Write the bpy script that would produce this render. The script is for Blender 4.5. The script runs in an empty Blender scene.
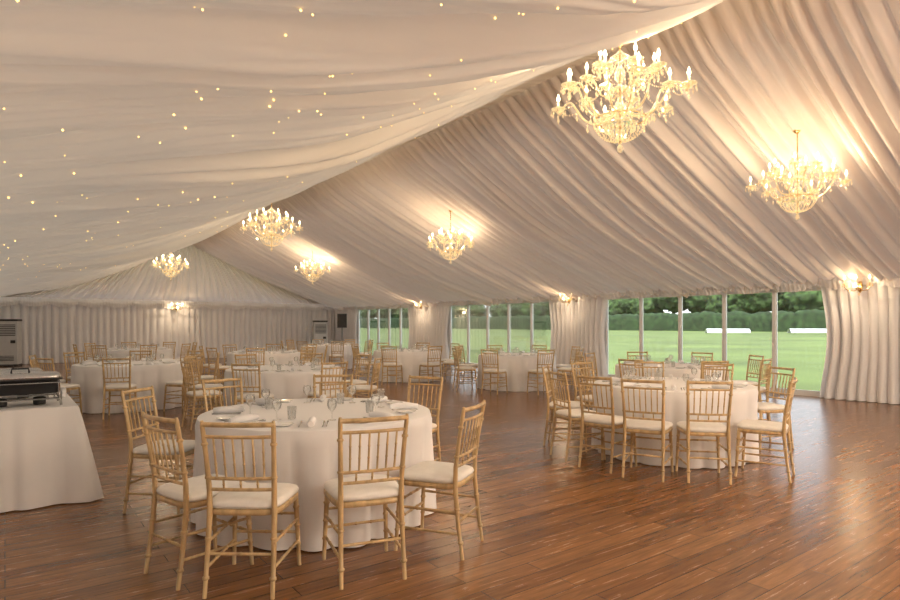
import bpy, math, random
from mathutils import Vector, noise
random.seed(7)
pi=math.pi
sc=bpy.context.scene

# ---------------- materials ----------------
def newmat(name):
    m=bpy.data.materials.new(name); m.use_nodes=True
    nt=m.node_tree; nt.nodes.clear()
    out=nt.nodes.new('ShaderNodeOutputMaterial')
    return m,nt,out
def pbr(name,col,rough=.5,metal=0,var=.06,scale=8,emit=None,estr=0,bump=0,stretch=None,coat=0):
    m,nt,out=newmat(name)
    b=nt.nodes.new('ShaderNodeBsdfPrincipled'); nt.links.new(b.outputs[0],out.inputs[0])
    tc=nt.nodes.new('ShaderNodeTexCoord'); mp=nt.nodes.new('ShaderNodeMapping')
    nt.links.new(tc.outputs['Object'],mp.inputs[0])
    if stretch: mp.inputs['Scale'].default_value=stretch
    n=nt.nodes.new('ShaderNodeTexNoise'); n.inputs['Scale'].default_value=scale; n.inputs['Detail'].default_value=4
    nt.links.new(mp.outputs[0],n.inputs['Vector'])
    r=nt.nodes.new('ShaderNodeValToRGB')
    r.color_ramp.elements[0].position=.3; r.color_ramp.elements[1].position=.7
    r.color_ramp.elements[0].color=(*[max(0,c*(1-var)) for c in col],1)
    r.color_ramp.elements[1].color=(*[min(1,c*(1+var)) for c in col],1)
    nt.links.new(n.outputs['Fac'],r.inputs[0]); nt.links.new(r.outputs[0],b.inputs['Base Color'])
    b.inputs['Roughness'].default_value=rough; b.inputs['Metallic'].default_value=metal
    b.inputs['Coat Weight'].default_value=coat
    if emit: 
        b.inputs['Emission Color'].default_value=(*emit,1); b.inputs['Emission Strength'].default_value=estr
    if bump:
        bp=nt.nodes.new('ShaderNodeBump'); bp.inputs['Strength'].default_value=bump; bp.inputs['Distance'].default_value=.01
        nt.links.new(n.outputs['Fac'],bp.inputs['Height']); nt.links.new(bp.outputs[0],b.inputs['Normal'])
    return m
def fabric(name,col,trans,tcol=None):
    m,nt,out=newmat(name)
    d=nt.nodes.new('ShaderNodeBsdfDiffuse'); t=nt.nodes.new('ShaderNodeBsdfTranslucent'); mx=nt.nodes.new('ShaderNodeMixShader')
    tc=nt.nodes.new('ShaderNodeTexCoord')
    n=nt.nodes.new('ShaderNodeTexNoise'); n.inputs['Scale'].default_value=1.2; n.inputs['Detail'].default_value=5
    nt.links.new(tc.outputs['Object'],n.inputs['Vector'])
    r=nt.nodes.new('ShaderNodeValToRGB')
    r.color_ramp.elements[0].color=(*[c*.93 for c in col],1); r.color_ramp.elements[1].color=(*[min(1,c*1.04) for c in col],1)
    nt.links.new(n.outputs['Fac'],r.inputs[0]); nt.links.new(r.outputs[0],d.inputs[0])
    t.inputs[0].default_value=(*(tcol or col),1)
    mx.inputs[0].default_value=trans
    nt.links.new(d.outputs[0],mx.inputs[1]); nt.links.new(t.outputs[0],mx.inputs[2]); nt.links.new(mx.outputs[0],out.inputs[0])
    return m
def glassy(name,col,gl,rough=.03,emit=None,estr=0):
    m,nt,out=newmat(name)
    t=nt.nodes.new('ShaderNodeBsdfTransparent'); t.inputs[0].default_value=(*col,1)
    g=nt.nodes.new('ShaderNodeBsdfGlossy'); g.inputs['Roughness'].default_value=rough; g.inputs[0].default_value=(1,1,1,1)
    lw=nt.nodes.new('ShaderNodeLayerWeight'); lw.inputs[0].default_value=.3
    ma=nt.nodes.new('ShaderNodeMath'); ma.operation='MULTIPLY_ADD'; ma.inputs[1].default_value=.6; ma.inputs[2].default_value=gl
    nt.links.new(lw.outputs['Fresnel'],ma.inputs[0])
    mx=nt.nodes.new('ShaderNodeMixShader'); nt.links.new(ma.outputs[0],mx.inputs[0])
    nt.links.new(t.outputs[0],mx.inputs[1]); nt.links.new(g.outputs[0],mx.inputs[2])
    last=mx
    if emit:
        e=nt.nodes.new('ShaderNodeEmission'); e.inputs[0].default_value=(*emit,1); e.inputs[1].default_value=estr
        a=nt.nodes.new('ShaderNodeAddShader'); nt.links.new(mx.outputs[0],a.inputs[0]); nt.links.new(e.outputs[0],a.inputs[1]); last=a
    nt.links.new(last.outputs[0],out.inputs[0])
    return m
def emis(name,col,s):
    m,nt,out=newmat(name); e=nt.nodes.new('ShaderNodeEmission'); e.inputs[0].default_value=(*col,1); e.inputs[1].default_value=s
    nt.links.new(e.outputs[0],out.inputs[0]); return m

def floor_mat():
    m,nt,out=newmat('walnut_plank_floor')
    b=nt.nodes.new('ShaderNodeBsdfPrincipled'); nt.links.new(b.outputs[0],out.inputs[0])
    tc=nt.nodes.new('ShaderNodeTexCoord')
    br=nt.nodes.new('ShaderNodeTexBrick')
    br.inputs['Scale'].default_value=1; br.inputs['Brick Width'].default_value=1.25; br.inputs['Row Height'].default_value=.13
    br.inputs['Mortar Size'].default_value=.0026; br.inputs['Mortar Smooth'].default_value=.3; br.inputs['Bias'].default_value=0
    br.offset=.37; br.offset_frequency=2
    br.inputs['Color1'].default_value=(.20,.085,.029,1); br.inputs['Color2'].default_value=(.345,.165,.06,1); br.inputs['Mortar'].default_value=(.045,.02,.008,1)
    nt.links.new(tc.outputs['Object'],br.inputs['Vector'])
    mp=nt.nodes.new('ShaderNodeMapping'); mp.inputs['Scale'].default_value=(1.2,16,1); nt.links.new(tc.outputs['Object'],mp.inputs[0])
    n=nt.nodes.new('ShaderNodeTexNoise'); n.inputs['Scale'].default_value=2.2; n.inputs['Detail'].default_value=8; n.inputs['Roughness'].default_value=.65; n.inputs['Distortion'].default_value=.6
    nt.links.new(mp.outputs[0],n.inputs['Vector'])
    r=nt.nodes.new('ShaderNodeValToRGB'); r.color_ramp.elements[0].position=.3; r.color_ramp.elements[1].position=.68
    r.color_ramp.elements[0].color=(.50,.46,.42,1); r.color_ramp.elements[1].color=(1.15,1.12,1.08,1)
    nt.links.new(n.outputs['Fac'],r.inputs[0])
    mx=nt.nodes.new('ShaderNodeMix'); mx.data_type='RGBA'; mx.blend_type='MULTIPLY'; mx.inputs[0].default_value=1
    nt.links.new(br.outputs['Color'],mx.inputs[6]); nt.links.new(r.outputs[0],mx.inputs[7])
    nt.links.new(mx.outputs[2],b.inputs['Base Color'])
    r2=nt.nodes.new('ShaderNodeMapRange'); r2.inputs[3].default_value=.18; r2.inputs[4].default_value=.33
    nt.links.new(n.outputs['Fac'],r2.inputs[0]); nt.links.new(r2.outputs[0],b.inputs['Roughness'])
    b.inputs['IOR'].default_value=1.6
    bp=nt.nodes.new('ShaderNodeBump'); bp.inputs['Strength'].default_value=.12; bp.inputs['Distance'].default_value=.003
    nt.links.new(n.outputs['Fac'],bp.inputs['Height']); nt.links.new(bp.outputs[0],b.inputs['Normal'])
    return m

M_ceil=fabric('voile_ceiling_lining',(.74,.65,.57),.055,(.86,.78,.68))
M_ceilL=fabric('voile_ceiling_lining_left',(.77,.70,.60),.065,(.88,.81,.69))
M_gab=fabric('voile_gable_lining',(.82,.75,.68),.12,(.92,.80,.73))
M_curt=fabric('white_voile_curtain',(.93,.92,.94),.12)
M_wall=pbr('white_pvc_wall',(.8,.79,.78),.6,var=.03)
M_cloth=fabric('white_table_linen',(.94,.93,.94),.06)
M_wood=pbr('limewash_gold_wood',(.58,.41,.21),.32,var=.25,scale=6,stretch=(4,4,1),coat=.15)
M_pad=pbr('ivory_seat_pad',(.88,.85,.81),.7,var=.04,scale=20)
M_frame=pbr('white_aluminium',(.82,.83,.84),.35,var=.02)
M_glass=glassy('window_glass',(.97,.99,.98),.02)
M_gold=pbr('gilt_brass',(.85,.6,.28),.22,1,var=.1)
M_crys_glow=glassy('cut_crystal_added_glow',(1,.95,.82),.30,.08,(1,.72,.36),.13)  # weak warm emission stands in for bulb light refracted by the crystals
M_bulb=emis('warm_flame_bulb',(1,.78,.44),12)
M_candle=pbr('ivory_candle_tube',(.9,.8,.6),.5,emit=(1,.7,.35),estr=.3)
M_fairy=emis('fairy_light_led',(1,.58,.15),4)
M_steel=pbr('brushed_steel',(.6,.6,.6),.25,1,var=.1,scale=30)
M_dark=pbr('black_plastic',(.025,.025,.028),.5,var=.2)
M_grey=pbr('grey_heater_casing',(.55,.56,.57),.5,var=.04)
M_glw=glassy('drinking_glass',(.97,.98,.98),.12)
M_chn=pbr('white_china',(.88,.88,.87),.15,var=.02,coat=.5)
M_grass=pbr('lawn_grass',(.125,.165,.034),.9,var=.35,scale=.12)
M_leaf=pbr('tree_foliage',(.045,.08,.02),.9,var=.9,scale=.7,bump=.6)
M_hedge=pbr('hedge_foliage',(.026,.05,.015),.9,var=.7,scale=1.0)
M_bark=pbr('tree_bark',(.12,.08,.05),.9,var=.3)
M_wht=pbr('white_painted',(.75,.75,.75),.5,var=.03)
M_floor=floor_mat()

# ---------------- mesh builder ----------------
class MB:
    def __init__(s): s.v=[];s.f=[];s.m=[];s.s=[]
    def face(s,f,m,sm=True): s.f.append(f);s.m.append(m);s.s.append(sm)
    def grid(s,nu,nv,fn,mat=0,closeu=False,sm=True):
        b=len(s.v); 
        for j in range(nv+1):
            for i in range(nu if closeu else nu+1): s.v.append(fn(i/nu,j/nv))
        w=nu if closeu else nu+1
        for j in range(nv):
            for i in range(nu):
                i2=(i+1)%w if closeu else i+1
                s.face((b+j*w+i,b+j*w+i2,b+(j+1)*w+i2,b+(j+1)*w+i),mat,sm)
    def tube(s,pts,rads,mat=0,seg=8,cap=True):
        pts=[Vector(p) for p in pts]; n=len(pts)
        if not isinstance(rads,(list,tuple)): rads=[rads]*n
        ref=min((Vector((1,0,0)),Vector((0,1,0)),Vector((0,0,1))),key=lambda a:sum(abs((pts[min(i+1,n-1)]-pts[max(i-1,0)]).normalized().dot(a)) for i in range(n)))
        b=len(s.v)
        for i in range(n):
            t=(pts[min(i+1,n-1)]-pts[max(i-1,0)]).normalized()
            a=t.cross(ref).normalized(); c=t.cross(a).normalized()
            for k in range(seg):
                th=2*pi*k/seg; s.v.append(tuple(pts[i]+(a*math.cos(th)+c*math.sin(th))*rads[i]))
        for i in range(n-1):
            for k in range(seg):
                k2=(k+1)%seg; s.face((b+i*seg+k,b+i*seg+k2,b+(i+1)*seg+k2,b+(i+1)*seg+k),mat)
        if cap:
            s.face(tuple(b+k for k in range(seg)),mat,False); s.face(tuple(b+(n-1)*seg+k for k in range(seg)),mat,False)
    def lathe(s,prof,mat=0,seg=16,c=(0,0,0)):
        b=len(s.v)
        for r,z in prof:
            for k in range(seg):
                th=2*pi*k/seg; s.v.append((c[0]+r*math.cos(th),c[1]+r*math.sin(th),c[2]+z))
        for i in range(len(prof)-1):
            for k in range(seg):
                k2=(k+1)%seg; s.face((b+i*seg+k,b+i*seg+k2,b+(i+1)*seg+k2,b+(i+1)*seg+k),mat)
    def box(s,x0,x1,y0,y1,z0,z1,mat=0,ch=0):
        b=len(s.v)
        s.v+= [(x0,y0,z0),(x1,y0,z0),(x1,y1,z0),(x0,y1,z0),(x0,y0,z1),(x1,y0,z1),(x1,y1,z1),(x0,y1,z1)]
        for f in ((0,3,2,1),(4,5,6,7),(0,1,5,4),(1,2,6,5),(2,3,7,6),(3,0,4,7)): s.face(tuple(b+i for i in f),mat,False)
    def octa(s,c,r,h,mat=0):
        b=len(s.v); x,y,z=c
        s.v+=[(x,y,z+h),(x+r,y,z),(x,y+r,z),(x-r,y,z),(x,y-r,z),(x,y,z-h)]
        for a,d in ((1,2),(2,3),(3,4),(4,1)):
            s.face((b,b+a,b+d),mat,False); s.face((b+5,b+d,b+a),mat,False)
    def mesh(s,name,mats):
        me=bpy.data.meshes.new(name); me.from_pydata(s.v,[],s.f)
        for m in mats: me.materials.append(m)
        me.polygons.foreach_set('material_index',s.m); me.polygons.foreach_set('use_smooth',s.s); me.update(); return me
    def obj(s,name,mats,loc=(0,0,0),rz=0,bevel=0):
        o=bpy.data.objects.new(name,s.mesh(name,mats)); sc.collection.objects.link(o); o.location=loc; o.rotation_euler[2]=rz
        if bevel:
            bv=o.modifiers.new('bevel','BEVEL'); bv.width=bevel; bv.segments=2; bv.limit_method='ANGLE'
        return o
def inst(name,me,loc,rz=0,scale=1):
    o=bpy.data.objects.new(name,me); sc.collection.objects.link(o); o.location=loc; o.rotation_euler[2]=rz; o.scale=(scale,)*3; return o
def nz(a,b=0,c=0): return noise.noise(Vector((a,b,c)))
def fold(u,seed,per,w=1.0,e=.75): # 0..1 rounded pleat with sharp valleys
    ph=u/per+w*nz(u/(per*5),seed,0)
    return abs(math.sin(pi*ph))**e

# ---------------- room ----------------
XL,XR,XC=-.7,12.9,6.1
YB,YF=-5.0,26.8
ZE,ZR=2.3,4.98
def roof(x):
    return ZE+(ZR-ZE)*(1-abs(x-XC)/(XR-XC))
m=MB(); m.box(XL,XR,YB,YF,-.05,0,0); m.obj('floor',[M_floor])

beams=[-2.6,4.4,11.3,18.6,25.4]
def ceil_pt(side,sx,y):
    x=XC+side*(XR-XC)*sx
    z=ZR-(ZR-ZE)*sx
    sag=math.sin(pi*sx)
    bay=min(abs(y-b) for b in beams)
    if side>0:
        yy=y+.10*nz(sx*2.0,y*.25,6)
        p=fold(yy,3.1,.19,1.3,.9)
        p2=fold(yy,9.2,.62,1.2)
        p3=fold(yy+.06*nz(sx*5,y,2),6.6,.075)
        am=.6+.55*abs(nz(y*.9,sx*1.5,11))*2
        k=min(1,.15+sx/.08)
        d=.04*sag+k*(.17*p*am*(1-.15*sag)+.16*p2*(.3+.7*sag)+.012*p3)
        d+=.20*(1-math.exp(-(bay/1.6)**2))*sag
        for b in beams: d+=.09*k*math.exp(-((y-b)/.12)**2)
    else:
        yy=y+.30*math.sin(2.2*sx+1)+.35*nz(sx*2.2,y*.35,4)
        p=fold(yy,5.7,.95,1.2,.6); p2=fold(yy+.07*nz(sx*4,y*2,1),2.2,.27,1.4)
        p3=fold(yy+.10*nz(sx*6,y*2,7),8.1,.11,1.4)
        am=max(0,.6+1.4*nz(y*.8,sx*2,3))
        sg=sag**1.5
        d=.03*sg+.29*p*(.03+.97*sg)+.18*p2*am*(.12+.88*sag)+.028*p3
        d+=.05*nz(sx*3,yy*1.2,8)*sag
        d+=.10*(1-math.exp(-(bay/1.8)**2))*sg
        z-=.07*math.exp(-(sx/.02)**2)+.01
        x+=.03*(1-sx)**4
    return (x,y,z-d)
m=MB()
nY=int((YF-YB)/.02)
m.grid(nY,30,lambda u,v:ceil_pt(1,v**1.25,YB+(YF-YB)*u),0)
m.grid(nY,34,lambda u,v:ceil_pt(-1,v**1.15,YB+(YF-YB)*u),1)
m.obj('ceiling',[M_ceil,M_ceilL])
# ridge cap
m=MB()
m.grid(1,2,lambda u,v:(XC-.5+v,YB+(YF-YB)*u,ZR+.06-.2*abs(2*v-1)),0); m.obj('trim_1',[M_wall])

def gable(name,y,inward):
    m=MB(); a,b=sorted((y,y+.05*(-inward)))
    m.box(XL,XR,a,b,0,ZE+.16,0)
    return m.obj(name,[M_wall])
gable('wall_far',YF,-1); gable('wall_back',YB,1)
def gable_lining(y,inw):
    m=MB()
    def fn(u,v):
        xb=XL+(XR-XL)*u; xt=xb+(XC-xb)*.5; zt=roof(xt)
        x=xb+(xt-xb)*v
        return (x,y+inw*(.03+.20*fold(xb,4.4,.3)*(1-.6*v)*min(1,.2+v*6)+.30*math.sin(pi*v)),ZE+.10+(zt-ZE-.10)*v)
    m.grid(680,14,fn,0); m.obj('gable_drape',[M_gab])
gable_lining(YF,-1); gable_lining(YB,1)

def curtain(name,p0,p1,nrm,z0,z1,per=.16,amp=.05,pinch=0,seed=1,off=.05):
    m=MB(); p0=Vector(p0);p1=Vector(p1);L=(p1-p0).length;n=Vector(nrm)
    def fn(u,v):
        q=u
        if pinch:
            q=.5+(u-.5)*(1-pinch*math.sin(pi*min(1,v*1.02))**1.5)
        p=p0+(p1-p0)*q
        f=fold(u*L+.015*math.sin(3*v),seed,per,.7)
        a=amp*(1.1-.35*v)*f*(.7+.6*abs(nz(u*L*.8,seed,1))*2)+.02*nz(u*L*1.2,v*1.2,seed)
        z=z0+(z1-z0)*v
        return (p.x+n.x*(off+a),p.y+n.y*(off+a),z)
    m.grid(max(8,int(L/.014)),14,fn,0)
    return m.obj(name,[M_curt])
curtain('pleated_curtain',(XL+.15,YF),(XR-.1,YF),(0,-1),.01,2.30,seed=1.7,per=.24,amp=.15)
curtain('pleated_curtain',(XL+.15,YB),(XR-.1,YB),(0,1),.01,2.30,seed=2.7,per=.24,amp=.12)
curtain('pleated_curtain',(XL,YB+.15),(XL,YF-.3),(1,0),.01,2.30,seed=3.7,per=.2,amp=.07)
m=MB(); m.box(XL-.05,XL,YB,YF,0,ZE,0); m.obj('wall_left',[M_wall])
bays=[(-2.4,3.1),(4.94,10.4),(12.2,17.4),(19.9,24.4)]
cols=[(YB,-2.4),(3.1,4.94),(10.4,12.2),(17.4,19.9),(24.4,YF)]
m=MB()
for a,b in cols: m.box(XR,XR+.05,a,b,0,ZE,0)
m.box(XR,XR+.05,YB,YF,ZE-.12,ZE+.04,0)
m.obj('wall_right',[M_wall])
for i,(a,b) in enumerate(cols):
    e=.14
    curtain('pillar_drape',(XR,max(a-e,YB+.2)),(XR,min(b+e,YF-.25)),(-1,0),.01,2.35,per=.17,amp=.15,pinch=.12,seed=4+i,off=.06)
for i,(a,b) in enumerate(bays):
    m=MB(); n=5; w=(b-a)/n
    m.box(XR,XR+.06,a,b,0,.05,0); m.box(XR,XR+.06,a,b,2.1,2.18,0)
    for k in range(n+1):
        y=a+k*w; m.box(XR-.01,XR+.07,y-.028,y+.028,0,2.15,0)
    for k in range(n):
        y0=a+k*w+.028; y1=y0+w-.056
        m.box(XR+.01,XR+.05,y0,y0+.02,.05,2.1,0); m.box(XR+.01,XR+.05,y1-.02,y1,.05,2.1,0)
        m.box(XR+.01,XR+.05,y0,y1,.05,.11,0)
        m.box(XR+.028,XR+.034,y0,y1,.05,2.1,1)
    m.obj('window_%d'%(i+1),[M_frame,M_glass])
def valance(p0,p1,nrm,seed,o=0,zt=2.42):
    m=MB(); p0=Vector(p0);p1=Vector(p1);L=(p1-p0).length;n=Vector(nrm)
    def fn(u,v):
        d=u*L; sw=abs(math.sin(pi*d/.9))
        f=fold(d,seed,.09)
        zb=2.2-.12*sw+.02*math.sin(2*pi*d/.05)
        z=zt+(zb-zt)*v
        a=.20+o+.04*f*(.4+v)+.09*math.sin(pi*v)**2*(.6+.4*sw)
        p=p0+(p1-p0)*u
        return (p.x+n.x*a,p.y+n.y*a,z)
    m.grid(int(L/.02),8,fn,0); m.obj('swagged_valance',[M_curt])
valance((XR,YB+.2),(XR,YF-.2),(-1,0),1); valance((XL+.2,YF),(XR-.15,YF),(0,-1),2,.18); valance((XL+.2,YB),(XR-.15,YB),(0,1),3,.18)

m=MB()
for k in range(620):
    y=.7+18.0*random.random()**1.3; sx=random.uniform(.22,.97)
    p=ceil_pt(-1,sx,y); r=random.uniform(.0045,.008)
    m.octa((p[0],p[1],p[2]-.011),r,r,0)
m.obj('fairy_lights',[M_fairy])

# ---------------- chandelier ----------------
def chandelier_mesh(hang):
    m=MB()
    m.tube([(0,0,.40),(0,0,.42+hang)],.006,0,6)
    z=.44
    while z<.42+hang-.03: m.lathe([(.006,-.014),(.013,0),(.006,.014)],0,6,(0,0,z)); z+=.045
    m.lathe([(.012,.03),(.05,.01),(.055,0),(.02,-.03)],0,12,(0,0,.42+hang-.03))
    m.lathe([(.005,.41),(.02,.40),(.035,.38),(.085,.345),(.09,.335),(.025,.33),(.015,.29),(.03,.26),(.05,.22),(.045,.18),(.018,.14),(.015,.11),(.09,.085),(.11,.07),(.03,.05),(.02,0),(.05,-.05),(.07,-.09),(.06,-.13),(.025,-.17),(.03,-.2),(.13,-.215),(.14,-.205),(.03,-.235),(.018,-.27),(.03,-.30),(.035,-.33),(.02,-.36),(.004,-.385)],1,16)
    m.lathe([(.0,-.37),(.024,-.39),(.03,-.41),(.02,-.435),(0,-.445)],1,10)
    m.tube([(0,0,-.36),(0,0,.4)],.007,0,6)
    bulbs=[]
    def arm(th,pts,rr=.009):
        c,s_=math.cos(th),math.sin(th)
        P=[Vector((r*c,r*s_,z)) for r,z in pts]
        out=[]
        for i in range(len(P)-1):
            p0=P[max(i-1,0)];p1=P[i];p2=P[i+1];p3=P[min(i+2,len(P)-1)]
            for k in range(4):
                t=k/4; out.append(.5*((2*p1)+(p2-p0)*t+(2*p0-5*p1+4*p2-p3)*t*t+(3*p1-p0-3*p2+p3)*t**3))
        out.append(P[-1]); m.tube(out,rr,1,6); m.tube(out,rr*.35,0,4)
        e=P[-1]
        m.lathe([(.006,-.03),(.02,-.018),(.03,-.008),(.058,.006),(.064,.014),(.024,.008),(.014,.02),(.02,.034)],1,12,e)
        m.lathe([(.0105,.02),(.0105,.075),(.004,.077)],3,8,e)
        m.lathe([(.004,.075),(.013,.087),(.0155,.100),(.009,.122),(.002,.142)],2,8,e)
        bulbs.append(e+Vector((0,0,.10)))
        for k in range(8):
            a=2*pi*k/8
            x=e.x+.060*math.cos(a); y=e.y+.060*math.sin(a)
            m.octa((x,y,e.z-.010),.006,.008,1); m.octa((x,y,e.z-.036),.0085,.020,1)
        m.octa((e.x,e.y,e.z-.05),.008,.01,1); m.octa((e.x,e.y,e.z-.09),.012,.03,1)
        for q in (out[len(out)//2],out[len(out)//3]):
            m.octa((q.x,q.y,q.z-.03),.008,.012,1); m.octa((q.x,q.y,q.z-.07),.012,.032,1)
        return e
    lo=[];up=[]
    for k in range(12):
        th=2*pi*k/12+.1; lo.append(arm(th,[(.04,-.10),(.10,-.15),(.20,-.17),(.30,-.12),(.37,-.02),(.42,.05),(.48,.04),(.52,-.03),(.54,.01)] if k%2==0 else [(.04,-.10),(.12,-.12),(.22,-.12),(.29,-.05),(.32,.04),(.35,.09),(.39,.08),(.41,.12)]))
    for k in range(6):
        th=2*pi*k/6+.3; up.append(arm(th,[(.03,.1),(.09,.05),(.14,.05),(.18,.11),(.20,.17),(.23,.20),(.26,.18),(.27,.21)],.007))
    def strand(a,b,sag,n,r=.0085):
        a=Vector(a);b=Vector(b)
        for i in range(1,n):
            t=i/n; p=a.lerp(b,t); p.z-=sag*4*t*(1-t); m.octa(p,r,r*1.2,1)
    for e in lo: strand((.085*e.x/.5,.085*e.y/.5,.33),e,.09,19,.0075)
    for i in range(12): strand(lo[i],lo[(i+1)%12],.08,10,.0075)
    for i in range(6): strand(up[i],up[(i+1)%6],.06,9,.007); strand((0,0,.34),up[i],.03,8,.007)
    for k in range(20):
        a=2*pi*k/20; c,s_=math.cos(a),math.sin(a)
        for i in range(13):
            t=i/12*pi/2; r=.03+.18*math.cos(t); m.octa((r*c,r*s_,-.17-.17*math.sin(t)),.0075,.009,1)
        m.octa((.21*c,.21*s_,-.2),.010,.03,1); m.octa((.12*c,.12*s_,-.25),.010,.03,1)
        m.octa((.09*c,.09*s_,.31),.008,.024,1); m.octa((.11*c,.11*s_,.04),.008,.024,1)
    m.tube([(.21*math.cos(2*pi*k/24),.21*math.sin(2*pi*k/24),-.165) for k in range(25)],.005,0,6)
    return m.mesh('chandelier',[M_gold,M_crys_glow,M_bulb,M_candle]),bulbs
def plight(name,loc,w,col=(1,.66,.34),r=.015,parent=None):
    l=bpy.data.lights.new(name,'POINT'); l.energy=w; l.color=col; l.shadow_soft_size=r
    o=bpy.data.objects.new(name,l); sc.collection.objects.link(o); o.location=loc
    if parent: o.parent=parent
    return o
chs=[(4.1,3.16,3.29),(4.15,11.4,3.29),(4.2,20.4,3.27),(8.1,3.5,3.2),(8.1,10.9,3.24),(8.15,18.6,3.2),(4.1,-3,3.0),(8.1,-3,3.0)]  # pair behind the camera is unseen, added to light foreground ceiling and floor
for (x,y,z) in chs:
    zc=ceil_pt(-1 if x<XC else 1,abs(x-XC)/(XR-XC),y)[2]
    me,bl=chandelier_mesh(zc+.04-z-.42)
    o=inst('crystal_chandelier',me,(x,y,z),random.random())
    for k in (0,2,4,6,8,10):
        p=bl[k]; plight('bulb_and_fill_glow',(p.x*1.04,p.y*1.04,p.z+.06),(7 if y<15 else 10) if y>0 else 58,(1,.76,.50) if y>0 else (1,.83,.65),parent=o)  # much stronger behind the camera, where the chandeliers are added fill

def sconce(loc,rz,w=8):
    m=MB()
    m.lathe([(.0,.10),(.03,.09),(.045,.02),(.03,-.08),(0,-.12)],0,12,(0,-.02,0))
    bl=[]
    for s_ in (-1,0,1):
        e=Vector((.2*s_,-.17-.05*(s_==0),.04))
        m.tube([(0,-.04,-.02),(.07*s_,-.10,-.08),(.15*s_,-.15,-.07),(e.x,e.y,-.02),tuple(e)],.007,0,6)
        m.lathe([(.006,-.02),(.045,.005),(.05,.012),(.015,.01),(.015,.03)],1,10,e)
        m.lathe([(.011,.02),(.011,.09),(.003,.09)],3,8,e)
        m.lathe([(.004,.09),(.016,.105),(.018,.12),(.010,.145),(.002,.165)],2,8,e)
        for k in range(6):
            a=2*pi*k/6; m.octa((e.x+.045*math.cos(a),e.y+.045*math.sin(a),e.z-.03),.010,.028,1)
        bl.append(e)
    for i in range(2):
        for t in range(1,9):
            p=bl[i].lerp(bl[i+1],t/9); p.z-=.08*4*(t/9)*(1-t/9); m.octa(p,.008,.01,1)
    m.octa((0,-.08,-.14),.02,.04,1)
    o=m.obj('wall_sconce',[M_gold,M_crys_glow,M_bulb,M_candle],loc,rz)
    plight('sconce_glow',(0,-.26,.0),w,(1,.74,.46),parent=o)
for y in (4.33,11.35,18.7): sconce((XR-.36,y,2.12),-pi/2,12)
sconce((5.6,YF-.52,2.12),0,22)

# ---------------- chair ----------------
def chair_mesh():
    m=MB()
    def leg(p0,p1,r0,r1,rings,mids=None):
        P=[];R=[]
        p0=Vector(p0);p1=Vector(p1)
        ts=sorted(set([0,1]+[x for t in rings for x in (t-.018,t-.008,t+.008,t+.018)]))
        for t in ts:
            P.append(p0.lerp(p1,t)); r=r0+(r1-r0)*t
            if any(abs(t-q)<.01 for q in rings): r*=1.28
            R.append(r)
        m.tube(P,R,0,8)
    for s_ in (-1,1):
        leg((.195*s_,.20,0),(.178*s_,.175,.44),.0115,.016,(.3,.55,.8))
        P=[(.178*s_,-.245,0),(.175*s_,-.215,.22),(.172*s_,-.195,.42),(.172*s_,-.198,.55),(.178*s_,-.222,.72),(.186*s_,-.255,.90),(.187*s_,-.258,.925)]
        m.tube(P,[.0115,.014,.016,.015,.0135,.0125,.008],0,8)
        for z,y,x in ((.10,-.232,.1768),(.30,-.207,.1735),(.62,-.207,.1745),(.80,-.236,.1815)):
            m.lathe([(.013,-.010),(.019,-.004),(.019,.004),(.013,.010)],0,8,(x*s_,y,z))
        for z in (.15,.28):
            leg((.190*s_,.19,z),(.176*s_,-.222,z),.0085,.0085,(.33,.66))
    for z in (.20,.31): leg((-.186,.188,z),(.186,.188,z),.0085,.0085,(.25,.5,.75))
    leg((-.175,-.213,.22),(.175,-.213,.22),.0085,.0085,(.5,))
    def rail(z,y,r,bow,hw):
        P=[(hw*(2*i/8-1),y-bow*(1-(2*i/8-1)**2),z) for i in range(9)]; m.tube(P,r,0,8); return
    rail(.905,-.255,.0135,.022,.186); rail(.84,-.243,.0095,.020,.182)
    rail(.615,-.207,.0095,.012,.174); rail(.555,-.199,.0095,.010,.173)
    for i in range(6):
        x=-.125+.05*i; q=1-(x/.18)**2
        leg((x,-.207-.012*q,.615),(x*1.04,-.243-.020*q,.84),.006,.006,(.35,.65))
    for x in (-.09,0,.09): leg((x,-.199-.01,.555),(x,-.207-.011,.615),.006,.006,(.5,))
    def sup(th,a,b,n=5.0):
        c,s_=math.cos(th),math.sin(th)
        return (a*math.copysign(abs(c)**(2/n),c),b*math.copysign(abs(s_)**(2/n),s_))
    def ring(prof,mat):
        b=len(m.v); seg=32
        for k,z in prof:
            for i in range(seg):
                x,y=sup(2*pi*i/seg,.205*k,.205*k); tap=1+.06*(y/.2)
                m.v.append((x*tap,y-.005,z))
        for j in range(len(prof)-1):
            for i in range(seg):
                i2=(i+1)%seg; m.face((b+j*seg+i,b+j*seg+i2,b+(j+1)*seg+i2,b+(j+1)*seg+i),mat)
        m.face(tuple(b+i for i in range(seg)),mat,False); m.face(tuple(b+(len(prof)-1)*seg+i for i in range(seg)),mat,True)
    ring([(.93,.415),(1,.42),(1,.445),(.95,.45)],0)
    ring([(.9,.448),(.99,.455),(1.01,.468),(.98,.482),(.88,.492),(.6,.498),(.2,.50)],1)
    return m.mesh('dining_chair',[M_wood,M_pad])
CH=chair_mesh()
def chair(tx,ty,ang,d=1.15,tw=0):
    a=math.radians(ang); x=tx+d*math.cos(a); y=ty+d*math.sin(a)
    inst('dining_chair',CH,(x,y,0),math.atan2(-math.sin(a),-math.cos(a))-pi/2+math.radians(tw))

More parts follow.
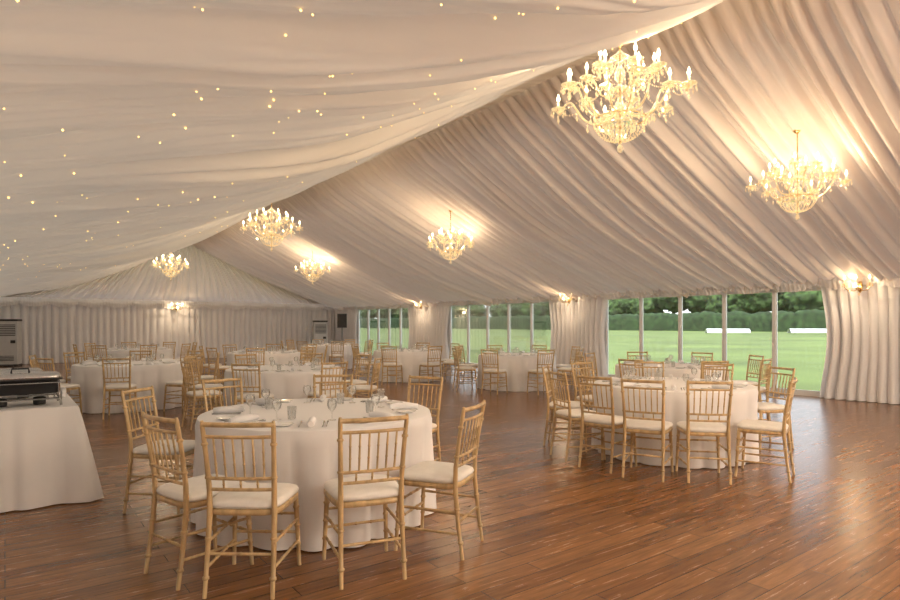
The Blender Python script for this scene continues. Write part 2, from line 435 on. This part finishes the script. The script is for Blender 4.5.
# ---------------- round table ----------------
RT=.86
def table_mesh(seed):
    m=MB(); seg=180
    def skirt(u,v):
        th=2*pi*u
        c,s_=math.cos(th),math.sin(th)
        w=abs(math.sin(9*th+1.5*nz(c*1.5,s_*1.5,seed)+seed))**.7
        w2=nz(c*3,s_*3,seed+5)
        r=RT+.010*math.sin(pi*min(1,v*6))+v**.7*(-.04+.085*w+.06*w2)
        return (r*c,r*s_,.752-.742*v)
    m.grid(seg,14,skirt,0,closeu=True)
    m.lathe([(0,.757),(.4,.757),(.8,.757),(RT-.01,.756),(RT,.752)],0,seg)
    m.lathe([(0,.745),(RT-.03,.745),(RT-.03,.72),(0,.72)],1,40)
    for k in range(4):
        a=pi/4+k*pi/2; m.tube([(.6*math.cos(a),.6*math.sin(a),.0),(.6*math.cos(a),.6*math.sin(a),.72)],.015,2,8)
    return m.mesh('round_dining_table',[M_cloth,M_bark,M_dark])
def settings_mesh(n,seed):
    m=MB()
    for k in range(n):
        a=2*pi*k/n+seed; c,s_=math.cos(a),math.sin(a); R=.66
        def W(r,t,z): return (r*c-t*s_, r*s_+t*c, z)
        p=W(R-.0,-.19,0)
        m.lathe([(0,.004),(.05,.004),(.075,.012),(.077,.012),(.05,.0),(0,.0)],0,20,(p[0],p[1],0))
        m.tube([W(R-.11,.0,.02),W(R-.04,.002,.025),W(R+.05,0,.022),W(R+.11,0,.02)],[.018,.026,.026,.02],1,10)
        for t,kind in ((-.075,0),(.075,1),(.10,1)):
            m.tube([W(R-.1,t,.005),W(R-.03,t,.006),W(R+.03,t,.005),W(R+.1,t,.006)],[.009 if kind==0 else .007,.003,.003,.005],2,6)
    for i,q in enumerate(m.v):
        if q[2]<0: m.v[i]=(q[0],q[1],0.0)
    return m.mesh('place_settings',[M_chn,M_cloth,M_steel])
def glasses_mesh(n,seed):
    m=MB()
    for k in range(n):
        a=2*pi*k/n+seed+.25
        for R,h in ((.50,.9),(.42,.0)):
            if h:
                x,y=R*math.cos(a),R*math.sin(a)
                m.lathe([(r*h,z*h) for r,z in ((0,.0),(.032,.001),(.033,.004),(.006,.010),(.004,.03),(.004,.065),(.012,.075),(.032,.095),(.038,.12),(.036,.145),(.031,.165),(.030,.165),(.035,.145),(.036,.12),(.030,.098),(.0,.08))],0,16,(x,y,0))
            elif k%2==0:
                x,y=R*math.cos(a+.15),R*math.sin(a+.15)
                m.lathe([(0,0),(.028,0),(.033,.09),(.031,.09),(.027,.008),(0,.008)],0,16,(x,y,0))
    return m.mesh('wine_glasses',[M_glw])
TM=[table_mesh(s) for s in (1.3,4.9,8.2)]
SM=[settings_mesh(8,.3),settings_mesh(8,.6)]; GM=[glasses_mesh(8,.3),glasses_mesh(8,.6)]
def table(i,x,y,chairs):
    inst('round_dining_table',TM[i%3],(x,y,0),i*.7)
    inst('place_settings',SM[i%2],(x,y,.759),0); inst('wine_glasses',GM[i%2],(x,y,.759),0)
    for c in chairs:
        if isinstance(c,tuple): chair(x,y,*c)
        else: chair(x,y,c,1.19+random.uniform(-.01,.05),random.uniform(-5,5))
def around(o,n=8): return [o+360/n*k for k in range(n)]
table(0,1.94,4.32,[(230,1.27,2),(258,1.22,-3),(285,1.19,16),(212,1.19,-16),(141,1.18,-4),(103,1.18,0),(60,1.18,0),(20,1.18,3)])
table(1,6.07,3.96,[(203,1.25,2),(226,1.2,-2),(183,1.2,4),(255,1.2,34),(160,1.18,0),(125,1.18,0),(85,1.18,0),(45,1.18,0),(10,1.18,0),(335,1.18,0)])
table(2,8.75,5.75,around(12))
table(3,9.32,10.02,around(25))
table(4,8.4,13.2,around(40))
table(5,3.45,8.9,around(5))
table(6,1.75,11.7,around(30))
table(7,5.05,14.3,around(18))
table(8,2.9,18.2,around(0))
table(9,8.5,18.2,around(33))

# ---------------- buffet ----------------
def buffet():
    m=MB(); x0,x1,y0,y1=-.38,.48,5.72,7.5; H=.76
    def perim(u):
        w,h=x1-x0,y1-y0; L=2*(w+h); d=u*L
        if d<w: return x0+d,y0,0,-1
        d-=w
        if d<h: return x1,y0+d,1,0
        d-=h
        if d<w: return x1-d,y1,0,1
        d-=w
        return x0,y1-d,-1,0
    def fn(u,v):
        x,y,nx,ny=perim(u%1)
        cx,cy=(x0+x1)/2,(y0+y1)/2
        d=v**.9
        f=.035*abs(math.sin(u*50+2*nz(u*20)))+.06*nz(u*14,2)
        corner=max(0,1-min(abs(x-x0),abs(x-x1))/.12)*max(0,1-min(abs(y-y0),abs(y-y1))/.12)
        sx=1 if x>cx else -1; sy=1 if y>cy else -1
        k=.07+f
        if nx<0 or (corner and sx<0): k*=.3
        ox=nx*k*d+sx*corner*.10*d*(.3 if sx<0 else 1); oy=ny*k*d+sy*corner*.10*d
        return (x+ox,y+oy,H-(H-.01)*v)
    m.grid(264,12,fn,0,closeu=True)
    m.box(x0,x1,y0,y1,H-.03,H,0)
    for x in (x0+.1,x1-.1):
        for y in (y0+.1,y1-.1): m.tube([(x,y,0),(x,y,H-.03)],.015,1,8)
    m.obj('buffet_table',[M_cloth,M_dark])
    c=MB()
    def rbox(cx,cy,prof,a,b,mat):
        bs=len(c.v); seg=40
        for k,z in prof:
            for i in range(seg):
                th=2*pi*i/seg; cc,ss=math.cos(th),math.sin(th)
                c.v.append((cx+(a*k)*math.copysign(abs(cc)**.28,cc),cy+(b*k)*math.copysign(abs(ss)**.28,ss),z))
        for j in range(len(prof)-1):
            for i in range(seg):
                i2=(i+1)%seg; c.face((bs+j*seg+i,bs+j*seg+i2,bs+(j+1)*seg+i2,bs+(j+1)*seg+i),mat)
        c.face(tuple(bs+(len(prof)-1)*seg+i for i in range(seg)),mat,True)
    rbox(0,0,[(.9,.10),(.97,.11),(.98,.21),(1.06,.212),(1.06,.222),(.98,.225)],.17,.27,1)
    rbox(0,0,[(1.0,.222),(1.02,.228),(1.0,.25),(.93,.262),(.5,.268),(.1,.27)],.17,.27,0)
    c.tube([(0,-.06,.268),(0,-.055,.30),(0,.055,.30),(0,.06,.268)],.007,1,8)
    for sx in (-1,1):
        for sy in (-1,1):
            c.tube([(.165*sx,.25*sy,.21),(.17*sx,.26*sy,.1),(.175*sx,.27*sy,.002)],.009,0,8)
        c.tube([(.17*sx,-.26,.06),(.17*sx,.26,.06)],.007,0,8)
        c.tube([(.17*sx,-.26,.19),(.17*sx,.26,.19)],.009,0,8)
    for sy in (-1,1):
        c.tube([(-.17,.26*sy,.06),(.17,.26*sy,.06)],.007,0,8); c.tube([(-.17,.26*sy,.19),(.17,.26*sy,.19)],.009,0,8)
        c.lathe([(0,0.002),(.042,0.002),(.045,.01),(.045,.06),(.03,.065),(.0,.065)],1,16,(0,.13*sy,.0))
    me=c.mesh('chafing_dish',[M_steel,M_dark])
    inst('chafing_dish',me,(.10,6.02,H+.003),pi/2)
    inst('chafing_dish',me,(.0,6.62,H+.003),pi/2)
    p=MB()
    for k in range(12): p.lathe([(0,0),(.07,0),(.115,.012),(.12,.014),(.12,.016),(.07,.005),(0,.005)],0,28,(0,0,k*.009))
    me=p.mesh('plate_stack',[M_chn])
    inst('plate_stack',me,(.25,7.0,H)); inst('plate_stack',me,(.0,7.08,H)); inst('plate_stack',me,(.22,7.3,H))
    n=MB()
    for k in range(6):
        n.tube([(.05*(k%3),-.1,.02+.035*(k//3)),(.05*(k%3),0,.024+.035*(k//3)),(.05*(k%3),.1,.02+.035*(k//3))],[.018,.025,.02],0,10)
    n.obj('napkin_rolls',[M_cloth],(.33,6.55,H+.005),.0)
buffet()

def heater(x,y):
    m=MB()
    m.box(-.3,.3,-.22,.22,.06,1.55,0); m.box(-.31,.31,-.23,.23,0,.08,1); m.box(-.31,.31,-.23,.23,1.55,1.62,1)
    for k in range(7): m.box(-.24,.24,-.235,-.22,1.05+k*.06,1.075+k*.06,1)
    for k in range(4): m.box(-.2,.2,-.235,-.22,.2+k*.05,.22+k*.05,1)
    m.box(.1,.24,-.24,-.22,.8,.9,1)
    m.obj('portable_air_conditioner',[M_grey,M_dark],(x,y,0),-.3,bevel=.012)
heater(.12,25.6); heater(11.45,25.3)
m=MB()
for k in range(3):
    a=2*pi*k/3; m.tube([(0,0,.55),(.4*math.cos(a),.4*math.sin(a),.01)],.012,0,6)
m.tube([(0,0,.35),(0,0,1.3)],.018,0,8)
m.box(-.2,.2,-.17,.17,1.3,1.9,0)
m.grid(20,2,lambda u,v:(.14*(1-v*.9)*math.cos(2*pi*u),-.172-.008*(1-v),1.48+.14*(1-v*.9)*math.sin(2*pi*u)),1,closeu=True)
m.grid(16,2,lambda u,v:(.07*(1-v*.9)*math.cos(2*pi*u),-.172-.008*(1-v),1.75+.06*(1-v*.9)*math.sin(2*pi*u)),1,closeu=True)
m.obj('loudspeaker_on_stand',[M_dark,M_dark],(11.6,23.4,0),-.5)

# ---------------- outdoors ----------------
m=MB()
m.grid(40,40,lambda u,v:(-60+500*u,-150+700*v,-.08),0); m.obj('lawn_ground',[M_grass])
def blob(m,c,r,sq,seed,mat=0,nu=56,nv=28):
    def fn(u,v):
        th=2*pi*u; ph=pi*v-pi/2
        d=Vector((math.cos(ph)*math.cos(th),math.cos(ph)*math.sin(th),math.sin(ph)))
        q=d*2.2+Vector((seed*3.1,0,0)); k=1+.28*noise.noise(q)+.18*noise.noise(q*2.7)+.16*noise.noise(q*6)+.16*noise.noise(q*13)
        return (c[0]+d.x*r*k,c[1]+d.y*r*k,max(-.05,c[2]+d.z*r*sq*k))
    m.grid(nu,nv,fn,mat,closeu=True)
m=MB(); rnd=random.Random(4)
y=-40
while y<340:
    r=rnd.uniform(4.5,7); zc=rnd.uniform(5.6,9.4); x=152+rnd.uniform(-3,3)
    for j in range(3): blob(m,(x+rnd.uniform(-2,2),y+rnd.uniform(-3.5,3.5),zc+rnd.uniform(-.8,1.0)),r*rnd.uniform(.55,.8),.9,y+j)
    m.tube([(x,y,-.1),(x,y,zc)],[.35,.2],1,8)
    y+=rnd.uniform(6,8.5)
m.obj('tree_line',[M_leaf,M_bark])
m=MB()
def hed(u,v):
    y=-60+420*u; th=pi*v
    w=1.4+.35*nz(y*.5,v*3,1)+.2*nz(y*1.7,v*6,2); h=4.6+.6*nz(y*.25,3,1)+.4*nz(y*1.3,v*3,5)
    return (140-w*math.cos(th),y,-.1+h*math.sin(th)**.5 if v not in (0,1) else -.1)
m.grid(600,10,hed,0); m.obj('hedge',[M_hedge])
def cover(x,y,rz):
    m=MB()
    m.grid(10,12,lambda u,v:(-3+6*u,.9*math.cos(pi*v),.35+.6*math.sin(pi*v)),0)
    for s_ in (-1,1):
        m.tube([(-3,.9*s_,.35),(3,.9*s_,.35)],.05,0,8)
        for e in (-2.5,2.5): m.grid(14,1,lambda u,v,e=e,s_=s_:(e+.22*math.cos(2*pi*u),.9*s_+.05*(v-.5),.22+.22*math.sin(2*pi*u)),1,closeu=True); m.tube([(e,.9*s_,.22),(e,.9*s_,.4)],.04,1,6)
    m.obj('pitch_cover',[M_wht,M_dark],(x,y,-.08),rz)
cover(87,47.5,-.85); cover(97,40,-.85)

# ---------------- lights / world ----------------
l=bpy.data.lights.new('sun','SUN'); l.energy=4.6; l.angle=.05; l.color=(1,.95,.86)
o=bpy.data.objects.new('sun',l); sc.collection.objects.link(o); o.location=(-20,0,40)
o.rotation_euler=Vector((.55,.25,-.95)).to_track_quat('-Z','Y').to_euler()
w=bpy.data.worlds.new('sky'); sc.world=w; w.use_nodes=True; nt=w.node_tree; nt.nodes.clear()
out=nt.nodes.new('ShaderNodeOutputWorld'); bg=nt.nodes.new('ShaderNodeBackground'); nt.links.new(bg.outputs[0],out.inputs[0])
tc=nt.nodes.new('ShaderNodeTexCoord'); sp=nt.nodes.new('ShaderNodeSeparateXYZ'); nt.links.new(tc.outputs['Generated'],sp.inputs[0])
r=nt.nodes.new('ShaderNodeValToRGB'); nt.links.new(sp.outputs[2],r.inputs[0])
r.color_ramp.elements[0].position=0; r.color_ramp.elements[0].color=(.96,.97,1,1); r.color_ramp.elements[1].position=.6; r.color_ramp.elements[1].color=(.74,.84,1,1)
nt.links.new(r.outputs[0],bg.inputs[0]); bg.inputs[1].default_value=1.9

# ---------------- camera ----------------
cd=bpy.data.cameras.new('camera'); cd.lens=24; cd.sensor_width=36; cd.shift_y=25/900; cd.clip_end=1000
co=bpy.data.objects.new('camera',cd); sc.collection.objects.link(co)
co.location=(0,0,1.42); co.rotation_euler=(pi/2,0,-math.atan2(.5957,.8032)); sc.camera=co
sc.view_settings.view_transform='Standard'
sc.view_settings.exposure=0.36
